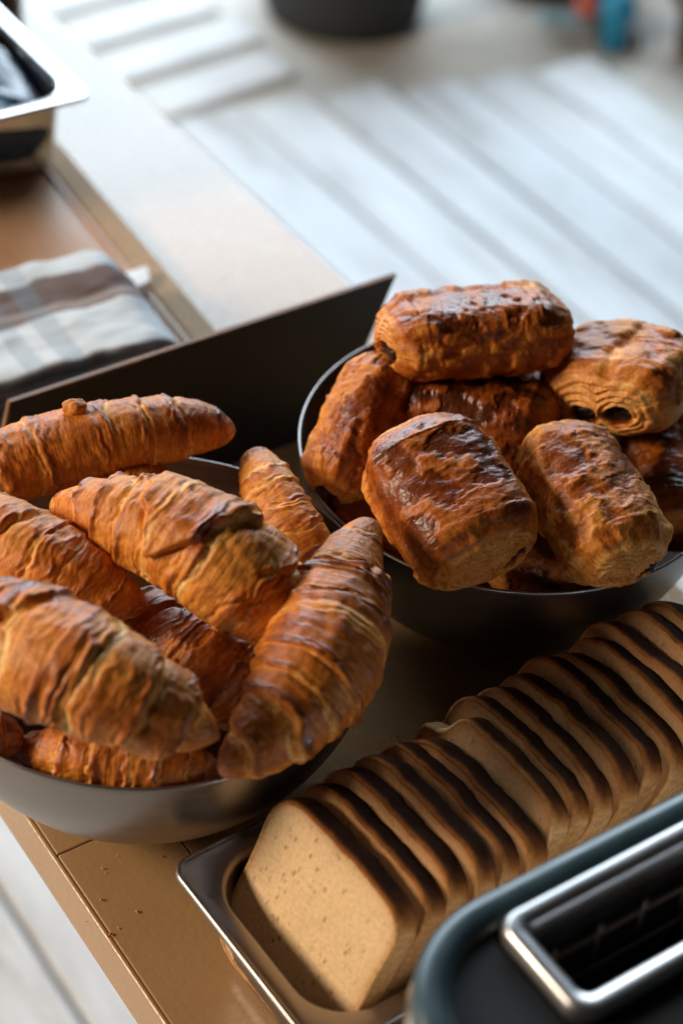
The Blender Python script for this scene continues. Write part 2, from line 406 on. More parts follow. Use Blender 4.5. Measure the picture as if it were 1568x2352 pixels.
# ------------------------------------------------------------------ croissants
STOPS_B = np.array([0, 0.28, 0.52, 0.78, 1.0])
STOPS_C = np.array([(0.84, 0.50, 0.17), (0.70, 0.275, 0.036), (0.52, 0.150, 0.010), (0.235, 0.050, 0.005), (0.075, 0.017, 0.004)])
def brown(b, stops=STOPS_C):
    b = np.clip(b, 0, 1); return np.stack([np.interp(b, STOPS_B, stops[:, i]) for i in range(3)], -1)
def spline(P, s):
    P = np.asarray(P, float); n = len(P) - 1
    t = np.clip(s * n, 0, n - 1e-6); i = t.astype(int); f = (t - i)[:, None]
    pad = np.vstack([2 * P[0] - P[1], P, 2 * P[-1] - P[-2]])
    p0, p1, p2, p3 = pad[i], pad[i + 1], pad[i + 2], pad[i + 3]
    return 0.5 * (2 * p1 + (p2 - p0) * f + (2 * p0 - 5 * p1 + 4 * p2 - p3) * f**2 + (3 * p1 - p0 - 3 * p2 + p3) * f**3)
def croissant(label, pts, hw, seed, bands=3.2, centre=0.5, skew=0.5, flap=None, toast=0.0, up=(0, -0.25, 1), flat=0.92, nu=400, nv=130, wrinkle=1.0, step=1.0, cat='croissant'):
    """pts: (photo x, photo y, height) along the middle line; hw: half width there in photo pixels"""
    Pw = np.array([at(*p) for p in pts]); Rw = np.array([h * px(p) for h, p in zip(hw, Pw)])
    t = np.linspace(0, 1, nu); s = 0.65 * t + 0.35 * (0.5 - 0.5 * np.cos(np.pi * t))
    dense = np.linspace(0, 1, 600); C = spline(Pw, dense)
    arc = np.concatenate([[0], np.cumsum(np.linalg.norm(np.diff(C, axis=0), axis=1))]); Ln = arc[-1]; arc /= Ln
    sp = np.interp(s, arc, dense)
    C = spline(Pw, sp)
    T = np.gradient(C, axis=0); T /= np.linalg.norm(T, axis=1)[:, None]
    U0 = np.array(up, float); U0 /= np.linalg.norm(U0)
    S = np.cross(T, U0); S /= np.linalg.norm(S, axis=1)[:, None]; U = np.cross(S, T)
    rd = spline(np.stack([Rw] * 3, -1), dense)[:, 0]
    rprof = np.interp(arc, arc, rd)
    th = np.linspace(0, 2 * np.pi, nv, endpoint=False)
    SS, TH = np.meshgrid(s, th, indexing='ij'); cx, cz = np.cos(TH), np.sin(TH)
    sd = seed * 13
    # rolled layers: plateaus that drop at each edge, slanting round the body
    wob = 0.30 * fbm(SS * 5, cx * 1.4 + 5, cz * 1.4, sd, 3) + skew * 0.5 * np.sin(TH - 0.7 + seed)
    x = (SS - centre) * 2
    side = np.where(x < 0, 1.0, 1.0)
    b = bands * np.abs(x) + wob * smooth(0.05, 0.35, np.abs(x)) + 0.55 * noise(x * 2.4 + seed * 3.3, 0, 0, sd)
    b = np.maximum(b, 0)
    kf = np.floor(b); f = b - kf
    step = step * (0.30 + 1.0 * (0.5 + 0.5 * _hash(kf, np.sign(x), 0 * kf, sd + 2))) * smooth(0.0, 0.16, np.minimum(SS, 1 - SS))
    gsh = 0.34 * f + 0.66 * smooth(0.85, 0.97, f)
    beff = kf + gsh; xe = np.abs(x) + (beff - b) / bands * step
    se = np.clip(centre + np.sign(x) * xe / 2, 0, 1)
    r = np.interp(se, arc, rprof) * 0.8 + np.interp(SS, arc, rprof) * 0.2
    lip = np.exp(-((f - 0.76) / 0.10) ** 2)
    r = r * (1 + 0.045 * step * lip * (0.5 + 0.5 * noise(SS * 9, cx * 2, cz * 2, sd + 3)) * smooth(0, 0.4, np.abs(x) + 0.15))
    groove = np.exp(-((f - 0.99) / 0.05) ** 2) + np.exp(-((f - 0.0) / 0.05) ** 2)
    r = r * (1 - 0.045 * step * groove * smooth(0.1, 0.4, np.abs(x)))
    e = 0.045
    q = np.clip(np.minimum(SS, 1 - SS) / e, 0, 1); r = r * np.sqrt(np.maximum(1 - (1 - q) ** 2, 0) + 1e-6)
    R0 = Rw.max()
    # lamination lines, buckles, blisters
    nearstep = np.clip(smooth(0.45, 0.9, f) + 0.5 * smooth(0.35, 0.0, f), 0, 1)
    slen = SS * Ln / 0.001
    lam = noise(slen * 0.62 + 4 * fbm(SS * 6, cx * 2, cz * 2, sd + 5), cx * 1.1, cz * 1.1, sd + 7)
    lam2 = noise(slen * 0.27 + 3 * wob, cx * 0.9, cz * 0.9, sd + 9)
    buck = fbm(SS * Ln / 0.014, cx * R0 / 0.0075, cz * R0 / 0.0075, sd + 11, 3)
    blis = fbm(SS * Ln / 0.0045, cx * R0 / 0.004, cz * R0 / 0.004, sd + 15, 2)
    top = smooth(-0.35, 0.75, cz)
    r = r + wrinkle * np.minimum(r, R0) / R0 * (0.0010 * lam * (0.25 + nearstep) + 0.0016 * lam2 * (0.3 + 0.7 * nearstep) + 0.0010 * buck + 0.0007 * blis * top)
    fl = 0
    if flap:
        s0, ta, tb_, ws, hgt = flap                     # middle, angle of the tip, angle of the base, width, height
        prog = (TH - ta) / (tb_ - ta)
        wob2 = 0.012 * noise(TH * 4, 0, 0, sd + 21)
        wloc = ws * np.clip(prog, 0, 1) ** 0.75
        fl = smooth(1.0, 0.86, np.abs(SS + wob2 - s0 - 0.02 * prog) / np.maximum(wloc, 1e-3)) * (prog > 0) * smooth(1.35, 1.0, prog)
        r = r + fl * hgt * R0 * (1 + 0.25 * buck)
        rim_ = np.exp(-((np.abs(SS + wob2 - s0 - 0.02 * prog) / np.maximum(wloc, 1e-3) - 1.12) / 0.12) ** 2) * (prog > -0.1) * (prog < 1.2)
        r = r - 0.05 * R0 * rim_
    wz = np.where(cz < 0, flat * 0.86, flat)
    V = C[:, None, :] + r[..., None] * (cx[..., None] * S[:, None, :] + (cz * wz)[..., None] * U[:, None, :])
    # browning of the crust
    bb = 0.33 + toast + 0.17 * top + 0.16 * lip * top - 0.26 * groove - 0.12 * smooth(0.18, 0.0, f) * (np.abs(x) > 0.1) \
        + 0.24 * fbm(SS * Ln / 0.032, cx * 1.3, cz * 1.3, sd + 31, 3) + 0.09 * buck + 0.24 * lam * (0.22 + nearstep) + 0.12 * lam2 * (0.2 + nearstep) - 0.10 * smooth(-0.3, -0.9, cz) + 0.10 * blis * top
    patch = smooth(-0.1, 0.5, noise(SS * 7, cx * 1.6, cz * 1.6, sd + 41))
    bb = bb - 0.34 * np.exp(-((f - 0.87) / 0.045) ** 2) * patch * (np.abs(x) > 0.12)      # bare dough along the lifted layer edges
    if flap is not None: bb = bb + 0.10 * fl
    tip = smooth(0.09, 0.0, np.minimum(SS, 1 - SS)); bb = bb + 0.12 * tip
    col = brown(bb)
    uv = np.stack([SS * Ln / 0.16, TH / (2 * np.pi)], -1)
    o = mesh_np('croissant', V, grid_quads(nu, nv), M['croissant'], color=col, uv=uv)
    base = V.reshape(-1, 3); org = np.array([base[:, 0].mean(), base[:, 1].mean(), base[:, 2].min()])
    o.data.transform(Matrix.Translation(-org)); o.location = org
    tag(o, label, cat, 'croissants heaped in the left bowl')
    return o
PI = math.pi
croissant('long smooth croissant lying across the back rim of its bowl, by the black plate',
          [(-150, 1120, .132), (-20, 1085, .138), (130, 1040, .142), (280, 1005, .145), (420, 985, .142), (540, 990, .136)],
          [50, 88, 99, 92, 74, 26], 1, bands=3.4, centre=0.42, skew=0.45, toast=0.06, wrinkle=0.75, up=(0, -0.1, 1))
c1 = [o for o in bpy.data.objects if o.name.startswith('croissant')][0]
nb_c = at(172, 938, .165)
nu_, nv_ = 24, 32
Aa, Tt = np.meshgrid(np.linspace(-np.pi / 2, np.pi / 2, nu_), np.linspace(0, 2 * np.pi, nv_, endpoint=False), indexing='ij')
Vn_ = np.stack([np.cos(Aa) * np.cos(Tt) * .0062, np.cos(Aa) * np.sin(Tt) * .005, np.sin(Aa) * .0055], -1)
nn_ = fbm(Vn_[..., 0] / .003, Vn_[..., 1] / .003, Vn_[..., 2] / .003, 51, 3)
mesh_np('nub', Vn_ * (1 + 0.35 * nn_[..., None]) + nb_c - np.array(c1.location), grid_quads(nu_, nv_), M['croissant'], c1, color=brown(0.35 + 0.3 * nn_), uv=np.stack([Aa / 9, Tt / 6.3], -1))
croissant('fat croissant with a raised folded tip, lying on top of the heap',
          [(122, 1160, .150), (235, 1175, .166), (370, 1215, .174), (500, 1285, .172), (610, 1365, .160), (720, 1450, .140)],
          [24, 76, 118, 140, 118, 46], 2, bands=3.6, centre=0.50, skew=0.35, flap=(0.52, 0.55, 2.3, 0.15, 0.14), toast=-0.10, up=(0.1, -0.35, 1))
croissant('croissant with pale ridged end tucked between two larger croissants at the bowl edge',
          [(-160, 1190, .140), (-40, 1230, .152), (80, 1285, .156), (190, 1335, .152), (280, 1375, .146), (342, 1395, .142)],
          [60, 108, 112, 94, 58, 13], 3, bands=4.0, centre=0.30, skew=0.5, toast=-0.06, up=(0.1, -0.3, 1))
croissant('big croissant with a blunt knobbly end lying over the bowl front rim',
          [(-120, 1450, .150), (-10, 1480, .164), (120, 1515, .174), (260, 1580, .174), (390, 1645, .166), (505, 1695, .156)],
          [76, 128, 152, 136, 90, 15], 4, bands=3.5, centre=0.30, skew=0.6, flap=(0.30, 0.9, 2.6, 0.13, 0.12), toast=-0.02, up=(0.1, -0.35, 1))
croissant('dark glazed crescent croissant leaning upright against the right rim of its bowl',
          [(858, 1198, .160), (815, 1270, .160), (775, 1390, .158), (735, 1520, .156), (640, 1660, .148), (505, 1780, .132)],
          [24, 66, 118, 142, 104, 26], 5, bands=4.2, centre=0.50, skew=-0.5, toast=0.10, up=(0.25, -0.3, 1))
croissant('dark croissant deep in the gap among the heaped croissants',
          [(270, 1400, .100), (370, 1450, .118), (470, 1520, .122), (550, 1600, .112), (600, 1680, .10)],
          [50, 95, 108, 92, 40], 6, bands=3.2, centre=0.4, skew=0.4, flap=(0.36, 0.9, 2.4, 0.12, 0.12), toast=0.16, up=(0, -0.2, 1))
croissant('croissant at the bottom front of the heap under the big blunt croissant',
          [(40, 1715, .098), (150, 1730, .108), (270, 1748, .110), (390, 1760, .108), (500, 1765, .10)],
          [24, 62, 76, 70, 26], 7, bands=4, centre=0.5, skew=0.4, toast=0.02, up=(0, -0.2, 1))
croissant('croissant mostly hidden under the long smooth croissant, only its back showing',
          [(170, 1170, .114), (255, 1135, .128), (340, 1118, .130), (430, 1145, .116)],
          [30, 52, 52, 26], 8, bands=3, centre=0.5, toast=0.12)
croissant('narrow croissant standing on end at the back of its bowl beside the fat one',
          [(578, 1042, .128), (610, 1110, .128), (655, 1205, .122), (700, 1290, .112), (735, 1370, .098)],
          [30, 62, 82, 78, 40], 9, bands=3.0, centre=0.35, skew=0.3, toast=-0.04, up=(-0.6, -0.3, 0.8), flat=0.8)
croissant('croissant whose ridged tip peeps out behind the fat croissant',
          [(640, 1262, .136), (625, 1300, .132), (590, 1350, .122), (540, 1420, .105)],
          [20, 36, 50, 30], 10, bands=4, centre=0.7, toast=0.1, nu=140, nv=80)
croissant('croissant end at the front left rim under the big blunt croissant',
          [(-150, 1690, .100), (-70, 1690, .112), (0, 1690, .112), (42, 1692, .106)],
          [50, 66, 52, 22], 11, bands=4, centre=0.3, toast=0.14, nu=140, nv=80)
croissant('croissant lying at the bottom of the bowl under all the others',
          [(180, 1480, .05), (300, 1520, .05), (430, 1520, .052), (560, 1480, .05), (640, 1420, .055)],
          [40, 90, 110, 90, 36], 12, bands=3, centre=0.5, toast=0.14, nu=120, nv=70)

# ------------------------------------------------------------------ chocolate pastries
STOPS_P = np.array([(0.84, 0.48, 0.15), (0.68, 0.25, 0.030), (0.46, 0.120, 0.008), (0.18, 0.036, 0.004), (0.048, 0.011, 0.003)])
def pain(label, a, b, w, h, roll, seed, toast=0.0, seam=1.75, sticks=(), nu_cap=64, nb=120, nv=150, up=(0, 0, 1), nsup=3.0, flaky=1.0, bulge=0.0):
    """rolled pastry from end a to end b (photo x, y, height); roll turns it about its long axis (degrees)"""
    pa, pb = at(*a), at(*b); L = np.linalg.norm(pb - pa); ax = (pb - pa) / L; mid = (pa + pb) / 2
    U0 = np.array(up, float); S = np.cross(ax, U0); S /= np.linalg.norm(S); U = np.cross(S, ax)
    ro = math.radians(roll); S, U = S * math.cos(ro) + U * math.sin(ro), -S * math.sin(ro) + U * math.cos(ro)
    sd = seed * 29 + 400
    rr = 0.0085
    cap = np.linspace(0.02, 1, nu_cap)
    rho_c = cap * (1 - rr / (0.5 * (w + h) / 2)); ax_c = np.full(nu_cap, L / 2)
    nr = 12; q = np.linspace(0, np.pi / 2, nr + 1)[1:]
    rho_r = rho_c[-1] + (1 - rho_c[-1]) * np.sin(q); ax_r = L / 2 - rr * (1 - np.cos(q))
    body = np.linspace(L / 2 - rr, -L / 2 + rr, nb)[1:-1]
    rho = np.concatenate([rho_c, rho_r, np.ones(nb - 2), rho_r[::-1], rho_c[::-1]])
    axp = np.concatenate([ax_c, ax_r, body, -ax_r[::-1], -ax_c[::-1]])
    iscap = np.concatenate([np.ones(nu_cap), np.linspace(1, 0, nr), np.zeros(nb - 2), np.linspace(0, 1, nr), np.ones(nu_cap)])
    sgn = np.sign(axp)
    th = np.linspace(0, 2 * np.pi, nv, endpoint=False)
    RHO, TH = np.meshgrid(rho, th, indexing='ij'); AX = axp[:, None] + 0 * TH; CAP = iscap[:, None] + 0 * TH; SG = sgn[:, None] + 0 * TH
    c, s = np.cos(TH), np.sin(TH)
    sup = (np.abs(c) ** nsup + np.abs(s) ** nsup) ** (-1 / nsup)
    X, Z = sup * c, sup * s
    un = AX / L
    # roll edge: a ledge along the top
    ph = ((TH - seam - 0.10 * fbm(AX / 0.012, 0, 0, sd + 1) - 0.5 * un * (0.3 if seed % 2 else -0.3)) / (2 * np.pi)) % 1.0
    ledge = 0.070 * (1 - smooth(0.0, 0.055, ph)) * 0 + 0.12 * smooth(0.0, 0.022, ph) * (1 - smooth(0.05, 0.55, ph))
    ph2 = ((TH - seam - 2.3 - 0.15 * fbm(AX / 0.016, 3, 0, sd + 2)) / (2 * np.pi)) % 1.0
    ledge = ledge + 0.05 * smooth(0.0, 0.03, ph2) * (1 - smooth(0.05, 0.4, ph2))
    waist = 1 - 0.055 * (2 * un) ** 2 + bulge * np.sin(un * 5)
    low = 0.05 * fbm(AX / 0.03, X * 1.3, Z * 1.3, sd + 3, 2)
    buck = fbm(AX / 0.011, X * 2.6, Z * 2.6, sd + 5, 3); blis = fbm(AX / 0.0042, X * 6, Z * 6, sd + 7, 3)
    crease = noise(AX / 0.004 + 2 * fbm(AX / 0.02, X * 2, Z * 2, sd + 8), X * 1.2, Z * 1.2, sd + 9)
    flk = noise(AX / 0.009 + 0.7 * blis, X * 3.2 + 0.7 * buck, Z * 3.2, sd + 10); flk = smooth(-0.06, 0.06, flk) + smooth(0.22, 0.30, flk)
    endm = smooth(0.26, 0.42, np.abs(un)) * (1 - CAP)
    endl = noise(AX / 0.0017 + 2.5 * fbm(X * 1.5, Z * 1.5, un * 3, sd + 18, 2), X * 0.8, Z * 0.8, sd + 19)
    rad = 1 + (ledge + low) * smooth(0.3, 1, RHO)
    disp = flaky * (0.0006 * buck + 0.0008 * blis + 0.0003 * crease * (1 - CAP) + 0.0007 * flk + 0.0007 * endl * endm) * smooth(0.4, 1, RHO)
    # rolled layers on the two ends
    cs = 0.30
    d1 = np.hypot((RHO * X - cs) / 1.0, RHO * Z * h / w / 0.75); d2 = np.hypot((RHO * X + cs), RHO * Z * h / w / 0.75)
    dd = np.minimum(d1, d2)
    spir = np.where(RHO > 0.66, RHO * 1.15, dd * 1.5 + 0.02) + TH / (2 * np.pi) / 7 + 0.07 * fbm(X * 2 * RHO + SG, Z * 2 * RHO, 0, sd + 12, 3)
    lay = (spir * 6) % 1.0; layf = (spir * 20 + 0.5 * buck) % 1.0
    axial = SG * CAP * (0.0095 * (1 - RHO ** 2) + 0.0017 * (np.abs(lay - 0.5) * 2 - 0.5) + 0.0005 * (np.abs(layf - 0.5) * 2) + 0.0016 * buck)
    holes = np.zeros_like(RHO)
    for e_, sx_, sz_ in sticks:
        dh = np.hypot((RHO * X - sx_) * w / 2 / 0.0082, (RHO * Z - sz_) * h / 2 / 0.0064)
        holes = np.maximum(holes, smooth(1.3, 0.8, dh) * (SG == e_))
    axial = axial - SG * CAP * 0.0055 * holes
    x = (RHO * X * rad * waist) * w / 2 + disp * X; z = (RHO * Z * rad * waist) * h / 2 + disp * Z
    z = np.where(z < 0, z * 0.9, z)
    V = mid + (AX + axial)[..., None] * ax + x[..., None] * S + z[..., None] * U
    top = smooth(-0.3, 0.8, Z)
    bb = 0.47 + toast + 0.20 * top + 0.20 * fbm(AX / 0.02, X * 1.6, Z * 1.6, sd + 15, 3) + 0.08 * buck + 0.10 * blis - 0.13 * flk + 0.10
    bb = bb - 0.25 * smooth(0.06, 0.0, ph) * (ph < 0.06) - 0.25 * smooth(0.96, 1.0, ph)
    bb = bb - 0.10 * endm + 0.22 * endl * endm
    bcap = 0.18 + toast * 0.7 + 0.20 * np.abs(lay - 0.5) * 2 * (lay > 0.5) + 0.18 * smooth(0.55, 0.8, layf) * smooth(1.0, 0.9, layf) + 0.25 * buck + 0.30 * smooth(0.7, 1, RHO)
    bb = bb * (1 - smooth(0.2, 1, CAP)) + bcap * smooth(0.2, 1, CAP) + 0.9 * holes * CAP
    col = brown(bb, STOPS_P)
    uv = np.stack([AX / 0.1 + CAP * SG * (1 - RHO) * 0.3, TH / (2 * np.pi)], -1)
    root = empty('chocolate_pastry')
    V = V.reshape(-1, 3); org = np.array([mid[0], mid[1], V[:, 2].min()]); root.location = org
    mesh_np('dough', V - org, grid_quads(len(rho), nv), M['pain'], root, color=col, uv=uv)
    for sg, sx_, sz_ in sticks:
            p = mid - org + sg * (L / 2 - 0.0088) * ax + sx_ * w / 2 * S + sz_ * h / 2 * U
            st = mesh_np('chocolate_stick', CUBE_V * np.array([0.028, 0.0105, 0.0072]), CUBE_F, M['chocolate'], root, shade=True)
            st.matrix_local = Matrix(((ax[0], S[0], U[0], p[0]), (ax[1], S[1], U[1], p[1]), (ax[2], S[2], U[2], p[2]), (0, 0, 0, 1)))
            bevel(st, 0.0022, 3)
    tag(root, label, 'pastry', 'chocolate pastries piled in the right bowl')
    return root
pain('deep brown chocolate pastry lying lengthwise on top of the pile at the back', (905, 785, .170), (1268, 752, .172), .052, .043, 18, 1, toast=0.04, seam=1.9, nsup=3.2, sticks=((-1, .35, -.15),))
pain('golden chocolate pastry with its coiled end and two chocolate sticks showing', (1388, 930, .150), (1470, 816, .150), .078, .047, 20, 2, toast=-0.18, seam=1.4, sticks=((-1, -.27, -.12), (-1, .27, -.12)))
pain('chocolate pastry standing on end against the bowl side nearest the black plate', (888, 862, .148), (775, 1120, .112), .048, .040, 62, 3, toast=0.0, seam=1.3, sticks=((1, .2, 0),))
pain('very dark glazed chocolate pastry in the middle under the topmost one', (935, 925, .130), (1240, 985, .132), .062, .05, 10, 4, toast=0.24, seam=2.4)
pain('large dark chocolate pastry with flaking top leaning on the front rim', (952, 1028, .160), (1112, 1276, .143), .066, .052, -8, 5, toast=0.02, seam=2.9, sticks=((1, -.5, -.05), (-1, .1, .2)))
pain('lighter orange chocolate pastry with squared end leaning beside the large dark one', (1274, 1028, .150), (1430, 1288, .136), .054, .046, 6, 6, toast=-0.13, seam=2.6, nsup=3.0, sticks=((1, -.55, -.2),))
pain('reddish brown chocolate pastry half hidden at the bowl side under the coiled one', (1500, 985, .112), (1580, 1210, .104), .058, .046, 0, 7, toast=0.10)
pain('chocolate pastry in shade at the bottom between the two leaning ones', (1160, 1260, .098), (1360, 1310, .098), .060, .046, 10, 8, toast=0.10)
pain('chocolate pastry low in the bowl under the large dark one and the standing one', (810, 1150, .092), (960, 1270, .092), .054, .044, 0, 9, toast=0.04)
pain('pale chocolate pastry showing one corner behind the very dark one', (1150, 870, .118), (1290, 850, .124), .05, .044, 10, 10, toast=-0.28)
pain('chocolate pastry at the very bottom of the bowl, covered by the rest', (1080, 1130, .055), (1290, 1120, .055), .06, .046, 0, 11, toast=0.1, nb=60, nv=80)

# ------------------------------------------------------------------ pan of bread
TH_A = math.radians(38.6)
Ad = np.array([math.cos(TH_A), math.sin(TH_A)]); Bd = np.array([math.sin(TH_A), -math.cos(TH_A)])
def gn_pan(label, corner, rz, La, Wb, Hp, mat, lip=0.0125):
    """rectangular steel food pan; corner = outer rim corner, long side La, other side Wb (to the right of it)"""
    root = empty('steel_food_pan'); root.rotation_euler.z = rz
    c = np.array(corner) + La / 2 * np.array([math.cos(rz), math.sin(rz)]) + Wb / 2 * np.array([math.sin(rz), -math.cos(rz)])
    root.location = (c[0], c[1], 0)
    def ring(inset, z, r): 
        P = rrect(La - 2 * inset, Wb - 2 * inset, r, 10); return np.column_stack([P, np.full(len(P), z)])
    rim = [ring(0.0010, Hp - 0.0042, .009), ring(0, Hp - 0.0035, .010), ring(0.0002, Hp - 0.001, .010), ring(0.0014, Hp, .0095), ring(0.0026, Hp - 0.0008, .009), ring(0.0036, Hp - 0.0010, .009), ring(lip - 0.002, Hp - 0.0012, .028), ring(lip, Hp - 0.0030, .027), ring(lip + 0.0008, Hp - 0.008, .026)]
    loft('rim', rim, mat, root)
    w = [ring(lip + 0.0006, Hp - 0.0072, .0262), ring(lip + 0.004, 0.014, .024), ring(lip + 0.0065, 0.006, .022), ring(lip + 0.012, 0.0022, .018), ring(lip + 0.03, 0.0018, .012)]
    out = [ring(lip + 0.03, 0.0006, .012), ring(lip + 0.011, 0.0008, .018), ring(lip + 0.0052, 0.005, .023), ring(lip + 0.0028, 0.014, .025), ring(lip - 0.0004, Hp - 0.0072, .0262)]
    loft('wall', w[:4] and [r for r in w] , mat, root, cap_last=True)
    loft('outer_wall', out, mat, root, cap_first=True)
    tag(root, label, 'pan')
    return root
C0 = np.array([-0.0674, 0.5785])
gn_pan('shallow steel food pan holding the sliced loaf beside the toaster', C0, TH_A, 0.325, 0.128, 0.060, M['pan_steel'])

SL_W, SL_H, SL_T = 0.094, 0.094, 0.0140
def slice_outline(seed, torn=False, n=84):
    P = []
    w, h = SL_W / 2, SL_H
    k = np.linspace(0, 2 * np.pi, n, endpoint=False)
    p = 7.0
    r = (np.abs(np.cos(k)) ** p + np.abs(np.sin(k)) ** p) ** (-1 / p)
    X, Y = r * np.cos(k), r * np.sin(k)
    y = (Y * 0.5 + 0.5)
    x = X * w * (1 - 0.012 * np.exp(-((y - 0.62) / 0.13) ** 2) + 0.015 * np.exp(-((y - 0.85) / 0.12) ** 2))
    yy = y * h + 0.0035 * np.where(Y > 0.6, 1 - (X) ** 2, 0) * smooth(0.6, 1, Y)
    jit = 0.0015 * fbm(np.cos(k) * 4, np.sin(k) * 4, seed * 2.2, 900 + seed, 3)
    x, yy = x * (1 + jit * 12), yy + jit * 1.6
    if torn:
        m_ = np.exp(-(((X + 1) / 0.30) ** 2 + ((Y - 1) / 0.25) ** 2)); x = x + 0.010 * m_; yy = yy - 0.012 * m_
    return np.column_stack([x, yy]), X, Y
def bread_slice(label, base, seed, rz, lean, torn=False, dark=0.0):
    """slice in local coordinates: x across, y up the face, z through the thickness (front = +z)"""
    O, X, Y = slice_outline(seed, torn); n = len(O); ctr = np.array([0, SL_H * 0.52])
    def inset(d):
        v = ctr - O; return O + v / np.linalg.norm(v, axis=1)[:, None] * (np.zeros(n) + d)[:, None]
    hT = SL_T / 2; CR = 0.0022
    prof = [(CR, hT - 0.0003), (0.0012, hT - 0.0001), (0.0005, hT - 0.0006), (0.0001, hT - 0.0020), (0, hT * 0.5), (0, 0), (0, -hT * 0.5), (0.0001, -hT + 0.0020), (0.0005, -hT + 0.0006), (0.0012, -hT + 0.0001), (CR, -hT + 0.0003)]
    rings, cols = [], []
    sideness = smooth(0.75, 0.98, Y)                    # 1 on the top crust
    ends = smooth(0.55, 0.98, np.abs(X))
    bot = smooth(-0.75, -0.98, Y)
    for i, (d_, z) in enumerate(prof):
        nz = 0.0004 * fbm(O[:, 0] / 0.004, O[:, 1] / 0.004, z / 0.004 + seed, 700 + seed, 2)
        P = inset(d_ + nz); rings.append(np.column_stack([P, np.full(n, z)]))
        mid_ = 1 - smooth(0.35, 1.0, z / hT)
        bb = 0.40 + dark + sideness * (0.66 * (0.30 + 0.70 * mid_)) * (1 - 0.40 * ends) + bot * 0.3 * mid_ + 0.16 * fbm(O[:, 0] / 0.012, O[:, 1] / 0.012, z / 0.008, 950 + seed, 3) - 0.10 * ends * (1 - sideness) - 0.05
        if torn: bb = bb - 0.6 * np.exp(-(((X + 1) / 0.4) ** 2 + ((Y - 1) / 0.3) ** 2))
        cols.append(brown(bb, np.array([(0.66, 0.42, 0.20), (0.52, 0.27, 0.10), (0.32, 0.115, 0.028), (0.090, 0.028, 0.009), (0.026, 0.010, 0.005)])))
    root = empty('bread_slice')
    mesh_np('crust', np.concatenate(rings), grid_quads(len(prof), n), M['crust'], root, color=np.concatenate(cols))
    V, Cc, Q = [], [], []
    off = 0
    for zs in (1, -1):
        rr_ = []
        fr = [0.0015, 0.0030, 0.0048, 0.0075] + list(np.linspace(0.012, 0.036, 10))
        for d_ in fr:
            P = inset(d_) if d_ < 0.01 else inset(0.0075) + (ctr - inset(0.0075)) * ((d_ - 0.0075) / 0.033)
            bz = 0.0005 * fbm(P[:, 0] / 0.006, P[:, 1] / 0.006, seed + zs, 800, 3) - 0.0003
            rr_.append(np.column_stack([P, zs * (hT + bz - 0.0002 * (d_ < 0.002))]))
            edge = math.exp(-(d_ - 0.0015) / (0.0026 if seed == 1 else 0.0055))
            tone = 0.5 + 0.5 * fbm(P[:, 0] / 0.03, P[:, 1] / 0.03, seed, 810, 2)
            base_c = (np.array([0.76, 0.52, 0.28]) if seed == 1 else np.array([0.72, 0.43, 0.205]))[None, :] * (0.93 + 0.10 * tone[:, None])
            ek = edge * (0.75 if seed == 1 else 0.9); Cc.append(base_c * (1 - ek) + np.array([0.36, 0.125, 0.028])[None, :] * ek)
        q = grid_quads(len(fr), n, off=off)
        Q.append(q if zs < 0 else q[:, ::-1]); V += rr_; off += len(fr) * n
    T = []
    Vn = np.concatenate(V)
    nf = len(fr) * n
    cents = []
    for i, zs in enumerate((1, -1)):
        ci = len(Vn) + i; b0 = i * nf + (len(fr) - 1) * n
        cents.append(Vn[b0:b0 + n].mean(0))
        for j in range(n):
            t = (b0 + j, b0 + (j + 1) % n, ci); T.append(t[::-1] if zs > 0 else t)
    Vn = np.vstack([Vn, cents]); Cn = np.vstack([np.concatenate(Cc), [(0.74, 0.50, 0.27)] * 2])
    mesh_np('crumb', Vn, np.concatenate(Q), M['crumb'], root, color=Cn, tris=T)
    # orientation: local y leans back along A, front normal faces -A and up
    ca, sa = math.cos(lean), math.sin(lean)
    ex = np.array([math.sin(rz), -math.cos(rz), 0]); A3 = np.array([math.cos(rz), math.sin(rz), 0])
    ey = A3 * ca + np.array([0, 0, sa]); ez = np.cross(ex, ey)
    root.matrix_world = Matrix(((ex[0], ey[0], ez[0], base[0]), (ex[1], ey[1], ez[1], base[1]), (ex[2], ey[2], ez[2], base[2]), (0, 0, 0, 1)))
    tag(root, label, 'bread slice', 'slices of the loaf leaning in the pan')
    return root
lean0 = math.radians(65)
step_A = SL_T / math.sin(lean0) * 0.995
NSL = 16
ORD = ('first', 'second', 'third', 'fourth', 'fifth', 'sixth', 'seventh', 'eighth')
for i in range(NSL):
    rz = TH_A + math.radians(1.8 * max(0, 1 - i / 5) + RNG.uniform(-1.6, 1.6))
    second = i >= 6
    sA = 0.0215 + i * step_A
    sB = 0.0615 + (-0.0045 if second else 0.002) + RNG.uniform(-0.0026, 0.0026)
    zz = 0.0085 + (0.0045 if second else 0.0) + RNG.uniform(0, 0.0032) + (0.004 if i >= NSL - 2 else 0)
    p = C0 + Ad * sA + Bd * sB
    if i == 0: lab = 'foremost slice of the loaf showing its whole pale crumb face'
    elif i == 6: lab = 'bread slice with a torn pale top corner in the middle of the loaf'
    elif i == NSL - 1: lab = 'last slice of the loaf, leaning at the far end of the pan'
    elif i < 6: lab = ORD[i - 1] + ' dark topped bread slice behind the foremost one with its bare crumb face'
    else: lab = ORD[i - 7] + ' bread slice beyond the torn one, towards the far end of the pan'
    bread_slice(lab, (p[0], p[1], zz), i + 1, rz, lean0 + math.radians(RNG.uniform(-1.6, 1.6)), torn=(i == 6), dark=RNG.uniform(-0.05, 0.08))

